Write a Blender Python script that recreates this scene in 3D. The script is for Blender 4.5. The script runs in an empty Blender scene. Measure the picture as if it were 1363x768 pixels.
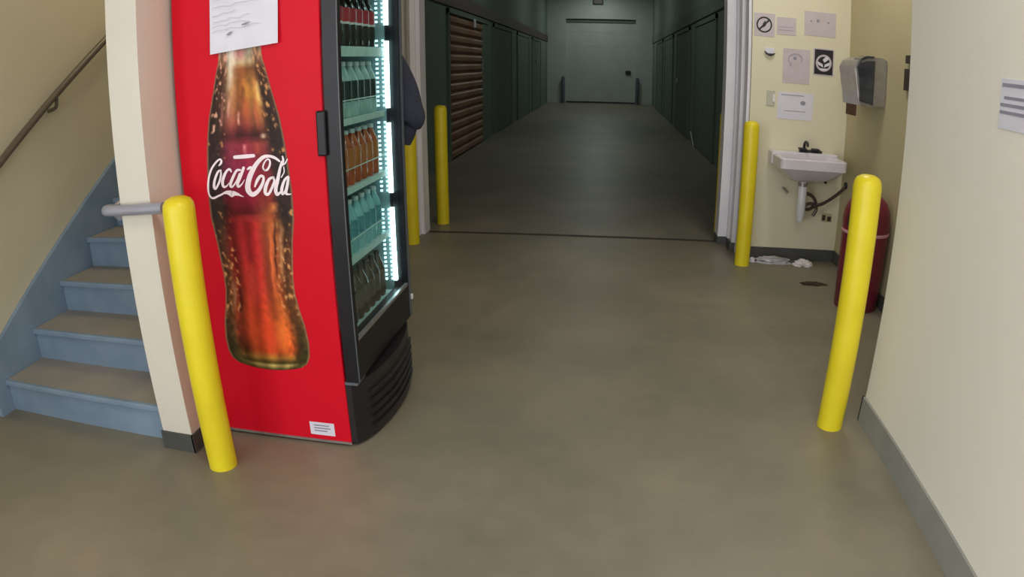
import bpy, bmesh, math, random
from mathutils import Vector, Matrix, noise
random.seed(7)
S = bpy.context.scene
COL = S.collection
R = math.radians

# ------------------------------------------------------------------ camera (wide action-camera lens)
cam = bpy.data.cameras.new('camera')
cam_ob = bpy.data.objects.new('camera', cam); COL.objects.link(cam_ob)
YAW, PITCH, ROLL, FPX = -0.14246, -0.32737, -0.00556, 907.4
cp, sp, cy, sy, cr, sr = math.cos(PITCH), math.sin(PITCH), math.cos(YAW), math.sin(YAW), math.cos(ROLL), math.sin(ROLL)
fwd = Vector((cp*sy, cp*cy, sp)); up = Vector((-sp*sy, -sp*cy, cp)); rgt = Vector((cy, -sy, 0))
r2 = rgt*cr + up*sr; u2 = up*cr - rgt*sr
cam_ob.matrix_world = Matrix(((r2.x, u2.x, -fwd.x, 0), (r2.y, u2.y, -fwd.y, 0), (r2.z, u2.z, -fwd.z, 1.5), (0, 0, 0, 1)))
cam.type = 'PANO'
cam.sensor_fit = 'HORIZONTAL'; cam.sensor_width = 36.0; cam.sensor_height = 36.0*768/1363
cam.panorama_type = 'FISHEYE_LENS_POLYNOMIAL'
cam.fisheye_fov = R(170)
cam.fisheye_polynomial_k0 = 0.0
cam.fisheye_polynomial_k1 = -(1363/36.0)/FPX
cam.fisheye_polynomial_k2 = cam.fisheye_polynomial_k3 = cam.fisheye_polynomial_k4 = 0.0
cam.clip_start = 0.05; cam.clip_end = 200
S.camera = cam_ob

# ------------------------------------------------------------------ world, lights, exposure
w = bpy.data.worlds.new('World'); S.world = w; w.use_nodes = True
w.node_tree.nodes['Background'].inputs[0].default_value = (0.75, 0.85, 1.0, 1)
w.node_tree.nodes['Background'].inputs[1].default_value = 0.8
def area(name, loc, rot, sx, sy_, power, col):
    l = bpy.data.lights.new(name, 'AREA'); l.shape = 'RECTANGLE'; l.size = sx; l.size_y = sy_
    l.energy = power; l.color = col
    o = bpy.data.objects.new(name, l); COL.objects.link(o); o.location = loc; o.rotation_euler = rot
    return o
area('entrance_daylight', (-0.6, -3.05, 1.65), (R(90), 0, 0), 4.2, 2.7, 76, (0.95, 0.98, 1.0))
area('side_fill_light', (-2.9, -1.9, 1.6), (R(90), 0, R(-90)), 2.0, 2.4, 84, (0.93, 0.98, 1.0))  # added fill with no known door, brightens the right wall
area('overhead_fill_light', (0.25, 0.5, 3.25), (0, 0, 0), 1.6, 0.4, 34, (1.0, 0.97, 0.92))  # added overhead fill for the near floor and wall end
area('alcove_lamp', (1.2, 4.1, 3.25), (0, 0, 0), 0.4, 0.9, 22, (1.0, 0.97, 0.88))
area('stair_lamp', (-2.4, 3.6, 3.25), (0, 0, 0), 0.4, 0.8, 10, (1.0, 0.86, 0.55))
for yy in (12.0, 20.0):
    area('corridor_lamp', (-0.4, yy, 4.45), (0, 0, 0), 0.3, 1.4, 21, (0.9, 1.0, 0.92))
area('corridor_lamp', (-0.4, 25.6, 4.45), (0, 0, 0), 0.6, 1.4, 31, (0.9, 1.0, 0.95))
S.view_settings.view_transform = 'Standard'; S.view_settings.look = 'None'
S.view_settings.gamma = 1.0; S.view_settings.use_curve_mapping = False
S.view_settings.exposure = 0.0

# ------------------------------------------------------------------ materials
def lin(c):
    return tuple(((v/255)/12.92 if v/255 <= 0.04045 else ((v/255+0.055)/1.055)**2.4) for v in c)
def mat(name, c1, c2=None, scale=6.0, rough=0.5, metal=0.0, bump=0.0, bscale=60.0, detail=4.0, spec=0.5, emit=0.0, coat=0.0):
    m = bpy.data.materials.new(name); m.use_nodes = True
    nt = m.node_tree; b = nt.nodes['Principled BSDF']
    b.inputs['Roughness'].default_value = rough; b.inputs['Metallic'].default_value = metal
    b.inputs['Specular IOR Level'].default_value = spec
    b.inputs['Coat Weight'].default_value = coat
    tc = nt.nodes.new('ShaderNodeTexCoord')
    c2 = c2 or tuple(v*0.9 for v in c1)
    n = nt.nodes.new('ShaderNodeTexNoise'); n.inputs['Scale'].default_value = scale; n.inputs['Detail'].default_value = detail
    r = nt.nodes.new('ShaderNodeValToRGB')
    r.color_ramp.elements[0].position = 0.32; r.color_ramp.elements[1].position = 0.68
    r.color_ramp.elements[0].color = (*c2, 1); r.color_ramp.elements[1].color = (*c1, 1)
    nt.links.new(tc.outputs['Object'], n.inputs['Vector']); nt.links.new(n.outputs['Fac'], r.inputs['Fac'])
    nt.links.new(r.outputs['Color'], b.inputs['Base Color'])
    if bump:
        n2 = nt.nodes.new('ShaderNodeTexNoise'); n2.inputs['Scale'].default_value = bscale; n2.inputs['Detail'].default_value = 3
        bp = nt.nodes.new('ShaderNodeBump'); bp.inputs['Strength'].default_value = bump; bp.inputs['Distance'].default_value = 0.01
        nt.links.new(tc.outputs['Object'], n2.inputs['Vector']); nt.links.new(n2.outputs['Fac'], bp.inputs['Height'])
        nt.links.new(bp.outputs['Normal'], b.inputs['Normal'])
    if emit:
        b.inputs['Emission Color'].default_value = (*c1, 1); b.inputs['Emission Strength'].default_value = emit
    return m
def floor_mat():
    m = mat('worn_concrete', lin((143, 134, 117)), lin((122, 118, 103)), 1.3, 0.42, bump=0.06, bscale=25, detail=6)
    nt = m.node_tree; b = nt.nodes['Principled BSDF']
    ramp = [n for n in nt.nodes if n.type == 'VALTORGB'][0]; tc = [n for n in nt.nodes if n.type == 'TEX_COORD'][0]
    n = nt.nodes.new('ShaderNodeTexNoise'); n.inputs['Scale'].default_value = 9; n.inputs['Detail'].default_value = 8
    r = nt.nodes.new('ShaderNodeValToRGB'); r.color_ramp.elements[0].color = (0.8, 0.8, 0.8, 1); r.color_ramp.elements[1].color = (1.1, 1.08, 1.05, 1)
    mx = nt.nodes.new('ShaderNodeMixRGB'); mx.blend_type = 'MULTIPLY'; mx.inputs[0].default_value = 1
    nt.links.new(tc.outputs['Object'], n.inputs['Vector']); nt.links.new(n.outputs['Fac'], r.inputs['Fac'])
    nt.links.new(ramp.outputs['Color'], mx.inputs[1]); nt.links.new(r.outputs['Color'], mx.inputs[2])
    nt.links.new(mx.outputs[0], b.inputs['Base Color'])
    mr = nt.nodes.new('ShaderNodeMapRange'); mr.inputs['To Min'].default_value = 0.34; mr.inputs['To Max'].default_value = 0.55
    nt.links.new(n.outputs['Fac'], mr.inputs['Value']); nt.links.new(mr.outputs[0], b.inputs['Roughness'])
    return m
def glass_mat():
    m = bpy.data.materials.new('door_glass'); m.use_nodes = True
    nt = m.node_tree; nt.nodes.remove(nt.nodes['Principled BSDF']); out = nt.nodes['Material Output']
    t = nt.nodes.new('ShaderNodeBsdfTransparent'); t.inputs[0].default_value = (0.86, 0.97, 0.96, 1)
    g = nt.nodes.new('ShaderNodeBsdfGlossy'); g.inputs['Roughness'].default_value = 0.03
    lw = nt.nodes.new('ShaderNodeLayerWeight'); lw.inputs['Blend'].default_value = 0.5
    pw = nt.nodes.new('ShaderNodeMath'); pw.operation = 'POWER'; pw.inputs[1].default_value = 4.0
    f = nt.nodes.new('ShaderNodeMapRange'); f.inputs['To Min'].default_value = 0.03; f.inputs['To Max'].default_value = 0.45
    nt.links.new(lw.outputs['Facing'], pw.inputs[0]); nt.links.new(pw.outputs[0], f.inputs['Value'])
    mx = nt.nodes.new('ShaderNodeMixShader')
    nt.links.new(f.outputs[0], mx.inputs[0]); nt.links.new(t.outputs[0], mx.inputs[1]); nt.links.new(g.outputs[0], mx.inputs[2])
    nt.links.new(mx.outputs[0], out.inputs[0])
    return m
def print_mat():
    m = bpy.data.materials.new('printed_bottle'); m.use_nodes = True
    nt = m.node_tree; b = nt.nodes['Principled BSDF']; b.inputs['Roughness'].default_value = 0.45; b.inputs['Specular IOR Level'].default_value = 0.2
    a = nt.nodes.new('ShaderNodeVertexColor'); a.layer_name = 'ink'
    nt.links.new(a.outputs['Color'], b.inputs['Base Color'])
    return m
M = {}
M['floor'] = floor_mat()
M['cream'] = mat('cream_wall_paint', lin((203, 194, 170)), lin((198, 188, 163)), 1.2, 0.6, bump=0.05, bscale=180)
M['near'] = mat('brightened_cream_wall_paint', lin((240, 235, 224)), lin((236, 231, 219)), 1.2, 0.6, bump=0.05, bscale=180)  # cream lightened in place of stronger light on these walls
M['alcback'] = mat('brightened_alcove_back_paint', lin((228, 221, 196)), lin((224, 216, 189)), 1.4, 0.6, bump=0.05, bscale=180)  # alcove cream lightened to paint the back wall's stronger light
M['alcove'] = mat('darkened_yellow_cream_paint', lin((196, 185, 148)), lin((190, 178, 140)), 1.4, 0.6, bump=0.05, bscale=180)  # alcove cream darkened to offset lamp light on the side wall
M['white'] = mat('white_paint', lin((240, 237, 244)), lin((232, 229, 237)), 3, 0.4)
M['post'] = mat('pale_wall_end_paint', lin((226, 220, 208)), lin((220, 212, 200)), 2, 0.55)
M['ceil'] = mat('ceiling_paint', lin((200, 196, 182)), None, 1, 0.7)
M['base'] = mat('sheen_grey_rubber_base', lin((152, 153, 147)), lin((141, 142, 137)), 4, 0.45)  # dark rubber lightened to carry its gloss in the colour
M['darkbase'] = mat('dark_rubber_base', lin((84, 84, 82)), lin((72, 72, 70)), 4, 0.5)
M['yellow'] = mat('yellow_plastic', lin((238, 218, 40)), lin((228, 206, 34)), 5, 0.38, bump=0.03, bscale=40)
M['red'] = mat('red_cabinet_paint', lin((214, 20, 42)), lin((208, 18, 39)), 2, 0.42, spec=0.12)
M['black'] = mat('black_plastic', lin((38, 34, 38)), lin((30, 27, 30)), 8, 0.35)
M['blackmet'] = mat('black_door_metal', lin((28, 25, 30)), lin((23, 21, 25)), 8, 0.35, spec=0.3)
M['greyframe'] = mat('grey_door_edge', lin((92, 98, 106)), None, 8, 0.35)
M['liner'] = mat('cabinet_liner', lin((128, 146, 148)), None, 3, 0.4)
M['led'] = mat('led_strip', (0.80, 0.97, 1.0), (0.78, 0.96, 1.0), 3, 0.5, emit=6.0)
M['dimled'] = mat('dim_led', (0.70, 0.95, 1.0), (0.68, 0.93, 1.0), 3, 0.5, emit=0.7)
M['bead'] = mat('led_reflection', (0.70, 0.95, 1.0), (0.68, 0.93, 1.0), 3, 0.5, emit=2.0)  # glow stands for the strips' reflections in bottles and glass
M['strip'] = mat('price_strip', lin((214, 226, 222)), lin((196, 212, 208)), 30, 0.35)
M['glass'] = glass_mat()
M['ink'] = print_mat()
M['logo'] = mat('white_ink', lin((250, 232, 240)), lin((242, 225, 232)), 20, 0.4)
M['paper'] = mat('white_paper', lin((226, 224, 236)), lin((220, 217, 230)), 8, 0.6)
M['lilac'] = mat('lilac_paper', lin((206, 194, 204)), lin((198, 186, 190)), 10, 0.6)
M['pencil'] = mat('grey_ink', lin((150, 148, 164)), None, 20, 0.6)
M['pencil3'] = mat('pale_handwriting', lin((198, 195, 210)), None, 20, 0.6)
M['pencil2'] = mat('faint_ink', lin((178, 166, 180)), None, 20, 0.6)
M['darkink'] = mat('dark_ink', lin((40, 36, 44)), None, 20, 0.5)
M['riser'] = mat('blue_grey_stair_paint', lin((134, 153, 174)), lin((116, 136, 158)), 4, 0.5)
M['tread'] = mat('worn_brown_tread', lin((156, 146, 136)), lin((142, 137, 131)), 5, 0.6)
M['rail'] = mat('brown_rail', lin((98, 86, 74)), None, 8, 0.4)
M['steel'] = mat('grey_steel', lin((168, 168, 182)), None, 8, 0.35, metal=0.3)
M['chrome'] = mat('brushed_steel', lin((176, 172, 172)), lin((160, 156, 156)), 20, 0.3, metal=0.7)
M['smoke'] = mat('smoked_window', lin((44, 46, 52)), lin((70, 72, 78)), 14, 0.15)
M['brownpaper'] = mat('brown_towel', lin((96, 58, 40)), lin((76, 46, 32)), 20, 0.8)
M['porcelain'] = mat('porcelain', lin((226, 220, 228)), None, 4, 0.15)
M['pipe'] = mat('white_pipe', lin((224, 222, 228)), None, 6, 0.25)
M['hose'] = mat('dark_hose', lin((74, 58, 56)), None, 12, 0.4)
M['bin'] = mat('dark_red_plastic', lin((122, 34, 54)), lin((110, 30, 50)), 4, 0.35)
M['binhole'] = mat('dark_bin_flap', lin((58, 42, 34)), None, 8, 0.5)
M['seam'] = mat('pink_seam', lin((205, 150, 160)), None, 8, 0.5)
M['navy'] = mat('navy_cloth', lin((46, 50, 68)), lin((38, 42, 56)), 12, 0.85, bump=0.2, bscale=60)
M['panel'] = mat('dark_green_panel', lin((124, 138, 127)), lin((116, 129, 120)), 2, 0.7, spec=0.2)
M['panelb'] = mat('dark_green_door', lin((118, 131, 120)), lin((111, 123, 114)), 3, 0.75, spec=0.15)
M['slat'] = mat('rust_brown_slat', lin((150, 118, 84)), lin((136, 84, 60)), 1.2, 0.5)
M['redband'] = mat('dark_red_header', lin((84, 60, 56)), None, 3, 0.5)
M['fardoor'] = mat('pale_far_door', lin((190, 196, 190)), lin((182, 188, 182)), 2, 0.5)
M['joint'] = mat('dark_joint', lin((58, 52, 44)), None, 6, 0.6)
M['plastic'] = mat('crumpled_film', lin((196, 192, 198)), lin((150, 148, 152)), 30, 0.3)
M['leaf'] = mat('dark_brown_litter', lin((74, 48, 34)), lin((52, 34, 24)), 30, 0.8)
M['cola'] = mat('dark_cola', lin((38, 22, 20)), None, 8, 0.12)
M['redlabel'] = mat('red_label', lin((190, 40, 56)), lin((170, 30, 46)), 30, 0.35)
M['whiteband'] = mat('white_band', lin((228, 220, 222)), None, 30, 0.35)
M['darklabel'] = mat('black_label', lin((44, 52, 52)), lin((34, 40, 40)), 30, 0.3)
M['silver'] = mat('silver_clear_plastic', lin((176, 196, 192)), lin((150, 176, 172)), 25, 0.2)
M['orange'] = mat('orange_drink', lin((196, 92, 50)), lin((176, 76, 40)), 10, 0.15)
M['orangelabel'] = mat('orange_label', lin((196, 112, 60)), lin((176, 92, 46)), 40, 0.35)
M['water'] = mat('clear_water', lin((150, 200, 204)), lin((120, 172, 178)), 14, 0.12)
M['teallabel'] = mat('teal_label', lin((88, 150, 160)), lin((70, 128, 140)), 30, 0.35)
M['tea'] = mat('dark_tea', lin((96, 70, 58)), lin((74, 54, 46)), 10, 0.15)
M['tealabel'] = mat('brown_label', lin((112, 88, 78)), lin((92, 72, 64)), 30, 0.4)
M['capw'] = mat('white_cap', lin((216, 222, 224)), None, 10, 0.4)
M['capr'] = mat('red_cap', lin((176, 30, 44)), None, 10, 0.4)
M['capk'] = mat('black_cap', lin((36, 36, 40)), None, 10, 0.4)

# ------------------------------------------------------------------ helpers
ORG = {}
def tag(o, label=None, cat=None, group=None, kind=None):
    if label: o['label'] = label
    if cat: o['category'] = cat
    if group: o['group'] = group
    if kind: o['kind'] = kind
    return o
def empty(name, loc, label, cat, group=None):
    o = bpy.data.objects.new(name, None); COL.objects.link(o); o.location = loc; o.empty_display_size = 0.1
    ORG[o.name] = Vector(loc)
    return tag(o, label, cat, group)
def build(name, bm, m, parent=None, base=None, smooth=False, label=None, cat=None, group=None, kind=None):
    """bm is in world coordinates; the mesh is moved to its parent's (or its own) origin"""
    org = ORG[parent.name] if parent else Vector(base or (0, 0, 0))
    bmesh.ops.translate(bm, verts=bm.verts, vec=-org)
    bmesh.ops.recalc_face_normals(bm, faces=bm.faces)
    me = bpy.data.meshes.new(name); bm.to_mesh(me); bm.free()
    for mm in (m if isinstance(m, (list, tuple)) else [m]): me.materials.append(mm)
    if smooth:
        me.polygons.foreach_set('use_smooth', [True]*len(me.polygons))
        try: me.set_sharp_from_angle(angle=R(40))
        except Exception: pass
    o = bpy.data.objects.new(name, me); COL.objects.link(o)
    if parent: o.parent = parent
    else: o.location = org
    ORG[o.name] = org
    return tag(o, label, cat, group, kind)
def box(bm, lo, hi, bev=0.0):
    x0, y0, z0 = lo; x1, y1, z1 = hi
    v = [bm.verts.new(p) for p in ((x0,y0,z0),(x1,y0,z0),(x1,y1,z0),(x0,y1,z0),(x0,y0,z1),(x1,y0,z1),(x1,y1,z1),(x0,y1,z1))]
    fs = [bm.faces.new([v[i] for i in f]) for f in ((0,3,2,1),(4,5,6,7),(0,1,5,4),(1,2,6,5),(2,3,7,6),(3,0,4,7))]
    if bev:
        es = list({e for f in fs for e in f.edges})
        bmesh.ops.bevel(bm, geom=es, offset=bev, segments=2, affect='EDGES', profile=0.5)
    return bm
def B(lo, hi, bev=0.0): return box(bmesh.new(), lo, hi, bev)
def boxes(*bs):
    bm = bmesh.new()
    for b in bs: box(bm, *b)
    return bm
def lathe(bm, prof, c, n=20, ax='z'):
    rings = []
    for r, h in prof:
        ring = []
        for i in range(n):
            a = 2*math.pi*i/n; p = (r*math.cos(a), r*math.sin(a), h)
            if ax == 'y': p = (p[0], h, p[1])
            if ax == 'x': p = (h, p[0], p[1])
            ring.append(bm.verts.new((c[0]+p[0], c[1]+p[1], c[2]+p[2])))
        rings.append(ring)
    for a, b in zip(rings, rings[1:]):
        for i in range(n):
            bm.faces.new((a[i], a[(i+1) % n], b[(i+1) % n], b[i]))
    bm.faces.new(rings[0]); bm.faces.new(rings[-1])
    return bm
def L(prof, c, n=20, ax='z'): return lathe(bmesh.new(), prof, c, n, ax)
def smooth_path(pts, k=6):
    out = []
    P = [Vector(p) for p in pts]
    for i in range(len(P)-1):
        p0, p1, p2, p3 = P[max(i-1, 0)], P[i], P[i+1], P[min(i+2, len(P)-1)]
        for j in range(k):
            t = j/k
            out.append(0.5*((2*p1)+(p2-p0)*t+(2*p0-5*p1+4*p2-p3)*t*t+(3*p1-p0-3*p2+p3)*t**3))
    out.append(P[-1]); return out
def tube(bm, pts, rad, n=12, k=6):
    P = smooth_path(pts, k) if k > 1 else [Vector(p) for p in pts]
    m = len(P)
    rr = (lambda i: rad) if not isinstance(rad, (list, tuple)) else (lambda i: smooth_r[min(i, len(smooth_r)-1)])
    if isinstance(rad, (list, tuple)):
        smooth_r = [v.x for v in smooth_path([(r, 0, 0) for r in rad], k)] if k > 1 else list(rad)
    ref = None; rings = []
    for i, p in enumerate(P):
        d = (P[min(i+1, m-1)]-P[max(i-1, 0)]).normalized()
        if ref is None: ref = d.orthogonal().normalized()
        ref = (ref-d*ref.dot(d)).normalized(); o = d.cross(ref)
        rings.append([bm.verts.new(p+(ref*math.cos(2*math.pi*j/n)+o*math.sin(2*math.pi*j/n))*rr(i)) for j in range(n)])
    for a, b in zip(rings, rings[1:]):
        for j in range(n): bm.faces.new((a[j], a[(j+1) % n], b[(j+1) % n], b[j]))
    bm.faces.new(rings[0]); bm.faces.new(rings[-1])
    return bm
def T(pts, rad, n=12, k=6): return tube(bmesh.new(), pts, rad, n, k)
def prism(bm, poly, axis, a, b):
    """poly 2D; axis x: (y,z), axis y: (x,z), axis z: (x,y); extruded a..b"""
    f3 = {'x': lambda p, t: (t, p[0], p[1]), 'y': lambda p, t: (p[0], t, p[1]), 'z': lambda p, t: (p[0], p[1], t)}[axis]
    A = [bm.verts.new(f3(p, a)) for p in poly]; C = [bm.verts.new(f3(p, b)) for p in poly]
    bm.faces.new(A); bm.faces.new(C); n = len(poly)
    for i in range(n): bm.faces.new((A[i], A[(i+1) % n], C[(i+1) % n], C[i]))
    return bm
def PR(poly, axis, a, b): return prism(bmesh.new(), poly, axis, a, b)
def ribbon(bm, pts, y, k=5):
    """flat printed stroke in an XZ plane; pts (x, z, half width)"""
    P = smooth_path(pts, k); m = len(P); A = []; C = []
    for i, p in enumerate(P):
        d = P[min(i+1, m-1)]-P[max(i-1, 0)]; d.z = 0; d.normalize()
        n = Vector((-d.y, d.x, 0)); r = max(p.z, 0.0008)
        q, s = p+n*r, p-n*r
        A.append(bm.verts.new((q.x, y, q.y))); C.append(bm.verts.new((s.x, y, s.y)))
    for i in range(m-1): bm.faces.new((A[i], A[i+1], C[i+1], C[i]))
    for i in (0, m-1):
        c = P[i]; r = max(c.z, 0.0008)*0.98
        vs = [bm.verts.new((c.x+r*math.cos(t*math.pi/5), y-0.0003, c.y+r*math.sin(t*math.pi/5))) for t in range(10)]
        bm.faces.new(vs)
def lump(loc, sx, sy_, sz, seed, rough=0.35, sub=3):
    bm = bmesh.new(); bmesh.ops.create_icosphere(bm, subdivisions=sub, radius=1.0)
    for v in bm.verts:
        k = 1+rough*noise.noise(v.co*2.3+Vector((seed, 0, 0)))+rough*0.5*noise.noise(v.co*6+Vector((0, seed, 0)))
        v.co = Vector((v.co.x*k*sx, v.co.y*k*sy_, max(v.co.z*k, -0.25)*sz))
    zm = min(v.co.z for v in bm.verts)
    bmesh.ops.translate(bm, verts=bm.verts, vec=(loc[0], loc[1], loc[2]-zm))
    return bm
def struct(name, bm, m, parent=None, smooth=False): return build(name, bm, m, parent, kind=None if parent else 'structure', smooth=smooth)

# ------------------------------------------------------------------ room shell
struct('floor', B((-3.2, -9, -0.15), (3.4, 28.2, 0)), M['floor'])
struct('ceiling', B((-3.2, -3.2, 3.4), (2.2, 5.87, 3.5)), M['ceil'])
struct('ceiling_corridor', B((-2.6, 5.97, 4.5), (1.85, 28.0, 4.6)), M['ceil'])
struct('wall_left', boxes(((-3.1, -0.85, 0), (-2.95, 5.87, 3.4)), ((-3.1, -3.2, 2.85), (-2.95, -0.85, 3.4)), ((-3.1, -3.2, 0), (-2.95, -3.0, 2.85))), M['cream'])  # rear opening added along with the side fill
struct('wall_stair', boxes(((-1.815, 2.06, 0), (-1.66, 3.25, 3.4)), ((-1.815, 3.25, 0), (-1.76, 5.87, 3.4))), M['post'])
struct('wall_right', B((1.24, -3.2, 0), (2.1, 2.69, 3.4)), M['near'])
struct('wall_alcove_right', B((1.94, 2.69, 0), (2.1, 5.4, 3.4)), M['alcove'])
struct('wall_alcove_back', B((1.12, 5.4, 0), (2.1, 5.97, 3.4)), M['alcback'])
struct('wall_doorway_left', boxes(((-3.1, 5.87, 0), (-1.66, 5.97, 4.5))), M['near'])
struct('wall_header', B((-1.66, 5.87, 2.95), (2.1, 5.97, 4.5)), M['cream'])
struct('wall_rear', boxes(((-3.1, -3.3, 0), (-2.7, -3.2, 3.4)), ((-2.7, -3.3, 3.0), (1.24, -3.2, 3.4))), M['cream'])
struct('wall_corridor_left', B((-2.62, 5.97, 0), (-2.48, 27.5, 4.5)), M['panel'])
struct('wall_corridor_right', B((1.70, 5.97, 0), (1.84, 27.5, 4.5)), M['panel'])
struct('wall_corridor_end', boxes(((-2.62, 27.5, 0), (-1.74, 27.8, 4.5)), ((1.03, 27.5, 0), (1.84, 27.8, 4.5)), ((-1.74, 27.5, 3.40), (1.03, 27.8, 4.5))), M['fardoor'])
# baseboards
struct('baseboard_right', boxes(((1.228, -3.2, 0), (1.24, 2.70, 0.125)), ((1.228, 2.69, 0), (1.9, 2.702, 0.125))), M['base'])
struct('baseboard_stair', boxes(((-1.822, 2.050, 0), (-1.652, 2.06, 0.085)), ((-1.66, 2.05, 0), (-1.650, 2.24, 0.085))), M['darkbase'])
struct('baseboard_alcove', boxes(((1.13, 5.388, 0), (1.94, 5.4, 0.098)), ((1.928, 2.71, 0), (1.94, 5.388, 0.098))), M['darkbase'])
# door tracks and threshold
t1 = struct('trim_1', boxes(((-1.70, 5.79, 0), (-1.622, 5.97, 2.95)), ((-1.70, 5.75, 0), (-1.655, 5.79, 2.95))), M['white'])
t2 = struct('trim_2', boxes(((0.985, 5.80, 0.07), (1.12, 5.97, 2.95)), ((1.062, 5.74, 0.07), (1.12, 5.80, 2.95)), ((1.075, 5.60, 0.07), (1.12, 5.70, 2.95)), ((1.098, 5.44, 0.0), (1.12, 5.56, 2.95))), M['white'])
struct('track_foot', boxes(((0.98, 5.79, 0), (1.12, 5.97, 0.07)), ((1.06, 5.6, 0), (1.12, 5.79, 0.07))), M['darkbase'], t2)
struct('trim_3', B((-1.60, 5.86, 0.0), (0.98, 5.90, 0.006)), M['joint'])

# ------------------------------------------------------------------ corridor doors
d1 = struct('door_1', boxes(*[((-1.74, 27.66, 0.06+k*0.56), (1.03, 27.72, 0.06+k*0.56+0.557)) for k in range(6)]), M['fardoor'])
struct('door_backing', B((-1.74, 27.72, 0), (1.03, 27.80, 3.40)), M['fardoor'], d1)  # added to block world light shining through the panel gaps
struct('header_shade_strip', B((-1.74, 27.60, 3.27), (1.03, 27.72, 3.40)), M['panelb'], d1)  # dark strip painting the lintel's soft shadow
struct('door_seal', B((-1.74, 27.64, 0.0), (1.03, 27.72, 0.06)), M['black'], d1)
struct('handle', B((0.63, 27.60, 1.18), (0.84, 27.66, 1.34), 0.02), M['black'], d1)
d2 = struct('door_2', boxes(((-2.48, 10.38, 0), (-2.44, 10.46, 2.42)), ((-2.48, 13.16, 0), (-2.44, 13.80, 2.42)), ((-2.48, 10.38, 2.34), (-2.42, 13.80, 2.42))), M['panelb'])
slat_me = None
for k in range(15):
    z = 0.01+k*0.155
    if slat_me is None:
        bm = PR([(-2.48, 0), (-2.457, 0.008), (-2.432, 0.035), (-2.432, 0.095), (-2.452, 0.122), (-2.474, 0.130), (-2.474, 0.155), (-2.48, 0.155)], 'y', 10.46, 13.16)
        s = build('slat', bm, M['slat'], d2); slat_me = s.data
    else:
        s = bpy.data.objects.new('slat', slat_me); COL.objects.link(s); s.parent = d2
    s.location = (0, 0, z)
struct('latch', B((-2.432, 12.25, 2.20), (-2.40, 12.36, 2.36), 0.01), M['paper'], d2)
struct('handle', B((-2.432, 13.05, 1.40), (-2.41, 13.09, 1.62), 0.005), M['chrome'], d2)
struct('trim_4', B((-2.48, 5.98, 2.46), (-2.45, 27.5, 2.70)), M['redband'])
struct('trim_5', B((1.67, 5.98, 2.46), (1.70, 27.5, 2.70)), M['panelb'])
dn = 3
def shutter(x, sgn, y0, y1, latch):
    global dn
    d = struct('door_%d' % dn, boxes(((min(x, x+sgn*.035), y0, 0), (max(x, x+sgn*.035), y0+.06, 2.42)), ((min(x, x+sgn*.035), y1-.06, 0), (max(x, x+sgn*.035), y1, 2.42)), ((min(x, x+sgn*.035), y0, 2.34), (max(x, x+sgn*.035), y1, 2.42))), M['panelb'])
    pw = (y1-y0-0.12)/3
    for k in range(3):
        ya, yb = y0+0.06+pw*k+0.006, y0+0.06+pw*(k+1)-0.006
        build('panel', B((min(x, x+sgn*.018), ya, 0.012), (max(x, x+sgn*.018), yb, 2.33), 0.004), M['panelb'], d)
    if latch:
        zz, yy = latch
        struct('latch', B((min(x+sgn*.02, x+sgn*.06), yy-.08, zz-.06), (max(x+sgn*.02, x+sgn*.06), yy+.08, zz+.08), 0.01), M['chrome'], d)
    dn += 1
for a, b, l in ((14.6, 17.3, None), (18.4, 21.1, None), (22.0, 24.7, (1.63, 23.2))): shutter(-2.48, 1, a, b, l)
for a, b, l in ((7.2, 9.9, None), (10.9, 13.6, None), (14.6, 17.3, (1.2, 16.9)), (18.4, 21.1, None), (22.0, 24.7, None)): shutter(1.70, -1, a, b, l)
e = empty('wall_sign', (-0.47, 27.5, 3.98), 'small dark sign box above the pale door at the corridor end', 'sign')
build('housing', B((-0.67, 27.42, 3.98), (-0.27, 27.5, 4.22), 0.01), M['joint'], e)
build('face', B((-0.63, 27.41, 4.01), (-0.31, 27.42, 4.19)), M['hose'], e)
for x, side in ((-1.84, 'with the sign-side hinge edge, away from the black handle'), (1.10, 'beside the black handle')):
    o = build('door_guard_post', L([(0.07, 0), (0.07, 1.02), (0.04, 1.07)], (x, 27.38, 0), 14), M['greyframe'], base=(x, 27.38, 0), smooth=True)
    tag(o, 'short grey guard post at the far pale door, ' + ('on the side of the black handle' if x > 0 else 'on the side away from the handle'), 'post', 'guard posts at the far door')

# ------------------------------------------------------------------ stairs
st = empty('staircase', (-2.38, 2.12, 0), 'blue grey painted staircase rising between cream wall and pale wall end', 'stairs')
RISE, RUN = 0.172, 0.285
me_r = me_t = None
for k in range(11):
    y = 2.12+RUN*k; z = RISE*k
    if me_r is None:
        r_ = build('riser', B((-2.918, 2.12, 0), (-1.818, 2.145, RISE-0.025)), M['riser'], st); me_r = r_.data
        t_ = build('tread', B((-2.918, 2.105, RISE-0.025), (-1.818, 2.12+RUN+0.02, RISE), 0.006), M['tread'], st); me_t = t_.data
        n_ = build('nosing', B((-2.918, 2.097, RISE-0.027), (-1.818, 2.125, RISE+0.002), 0.006), M['riser'], t_); me_n = n_.data
    else:
        r_ = bpy.data.objects.new('riser', me_r); t_ = bpy.data.objects.new('tread', me_t); n_ = bpy.data.objects.new('nosing', me_n)
        for o in (r_, t_, n_): COL.objects.link(o)
        r_.parent = t_.parent = st; n_.parent = t_
        r_.location = t_.location = (0, RUN*k, RISE*k)
build('stringer', PR([(2.02, 0), (2.02, 0.30), (5.3, 0.30+3.28*0.61), (5.3, 1.6), (2.5, 0)], 'x', -2.949, -2.919), M['riser'], st)
hr = empty('handrail', (-2.95, 2.8, 1.5), 'thin brown handrail sloping up the cream wall above the stairs', 'handrail')
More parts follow.
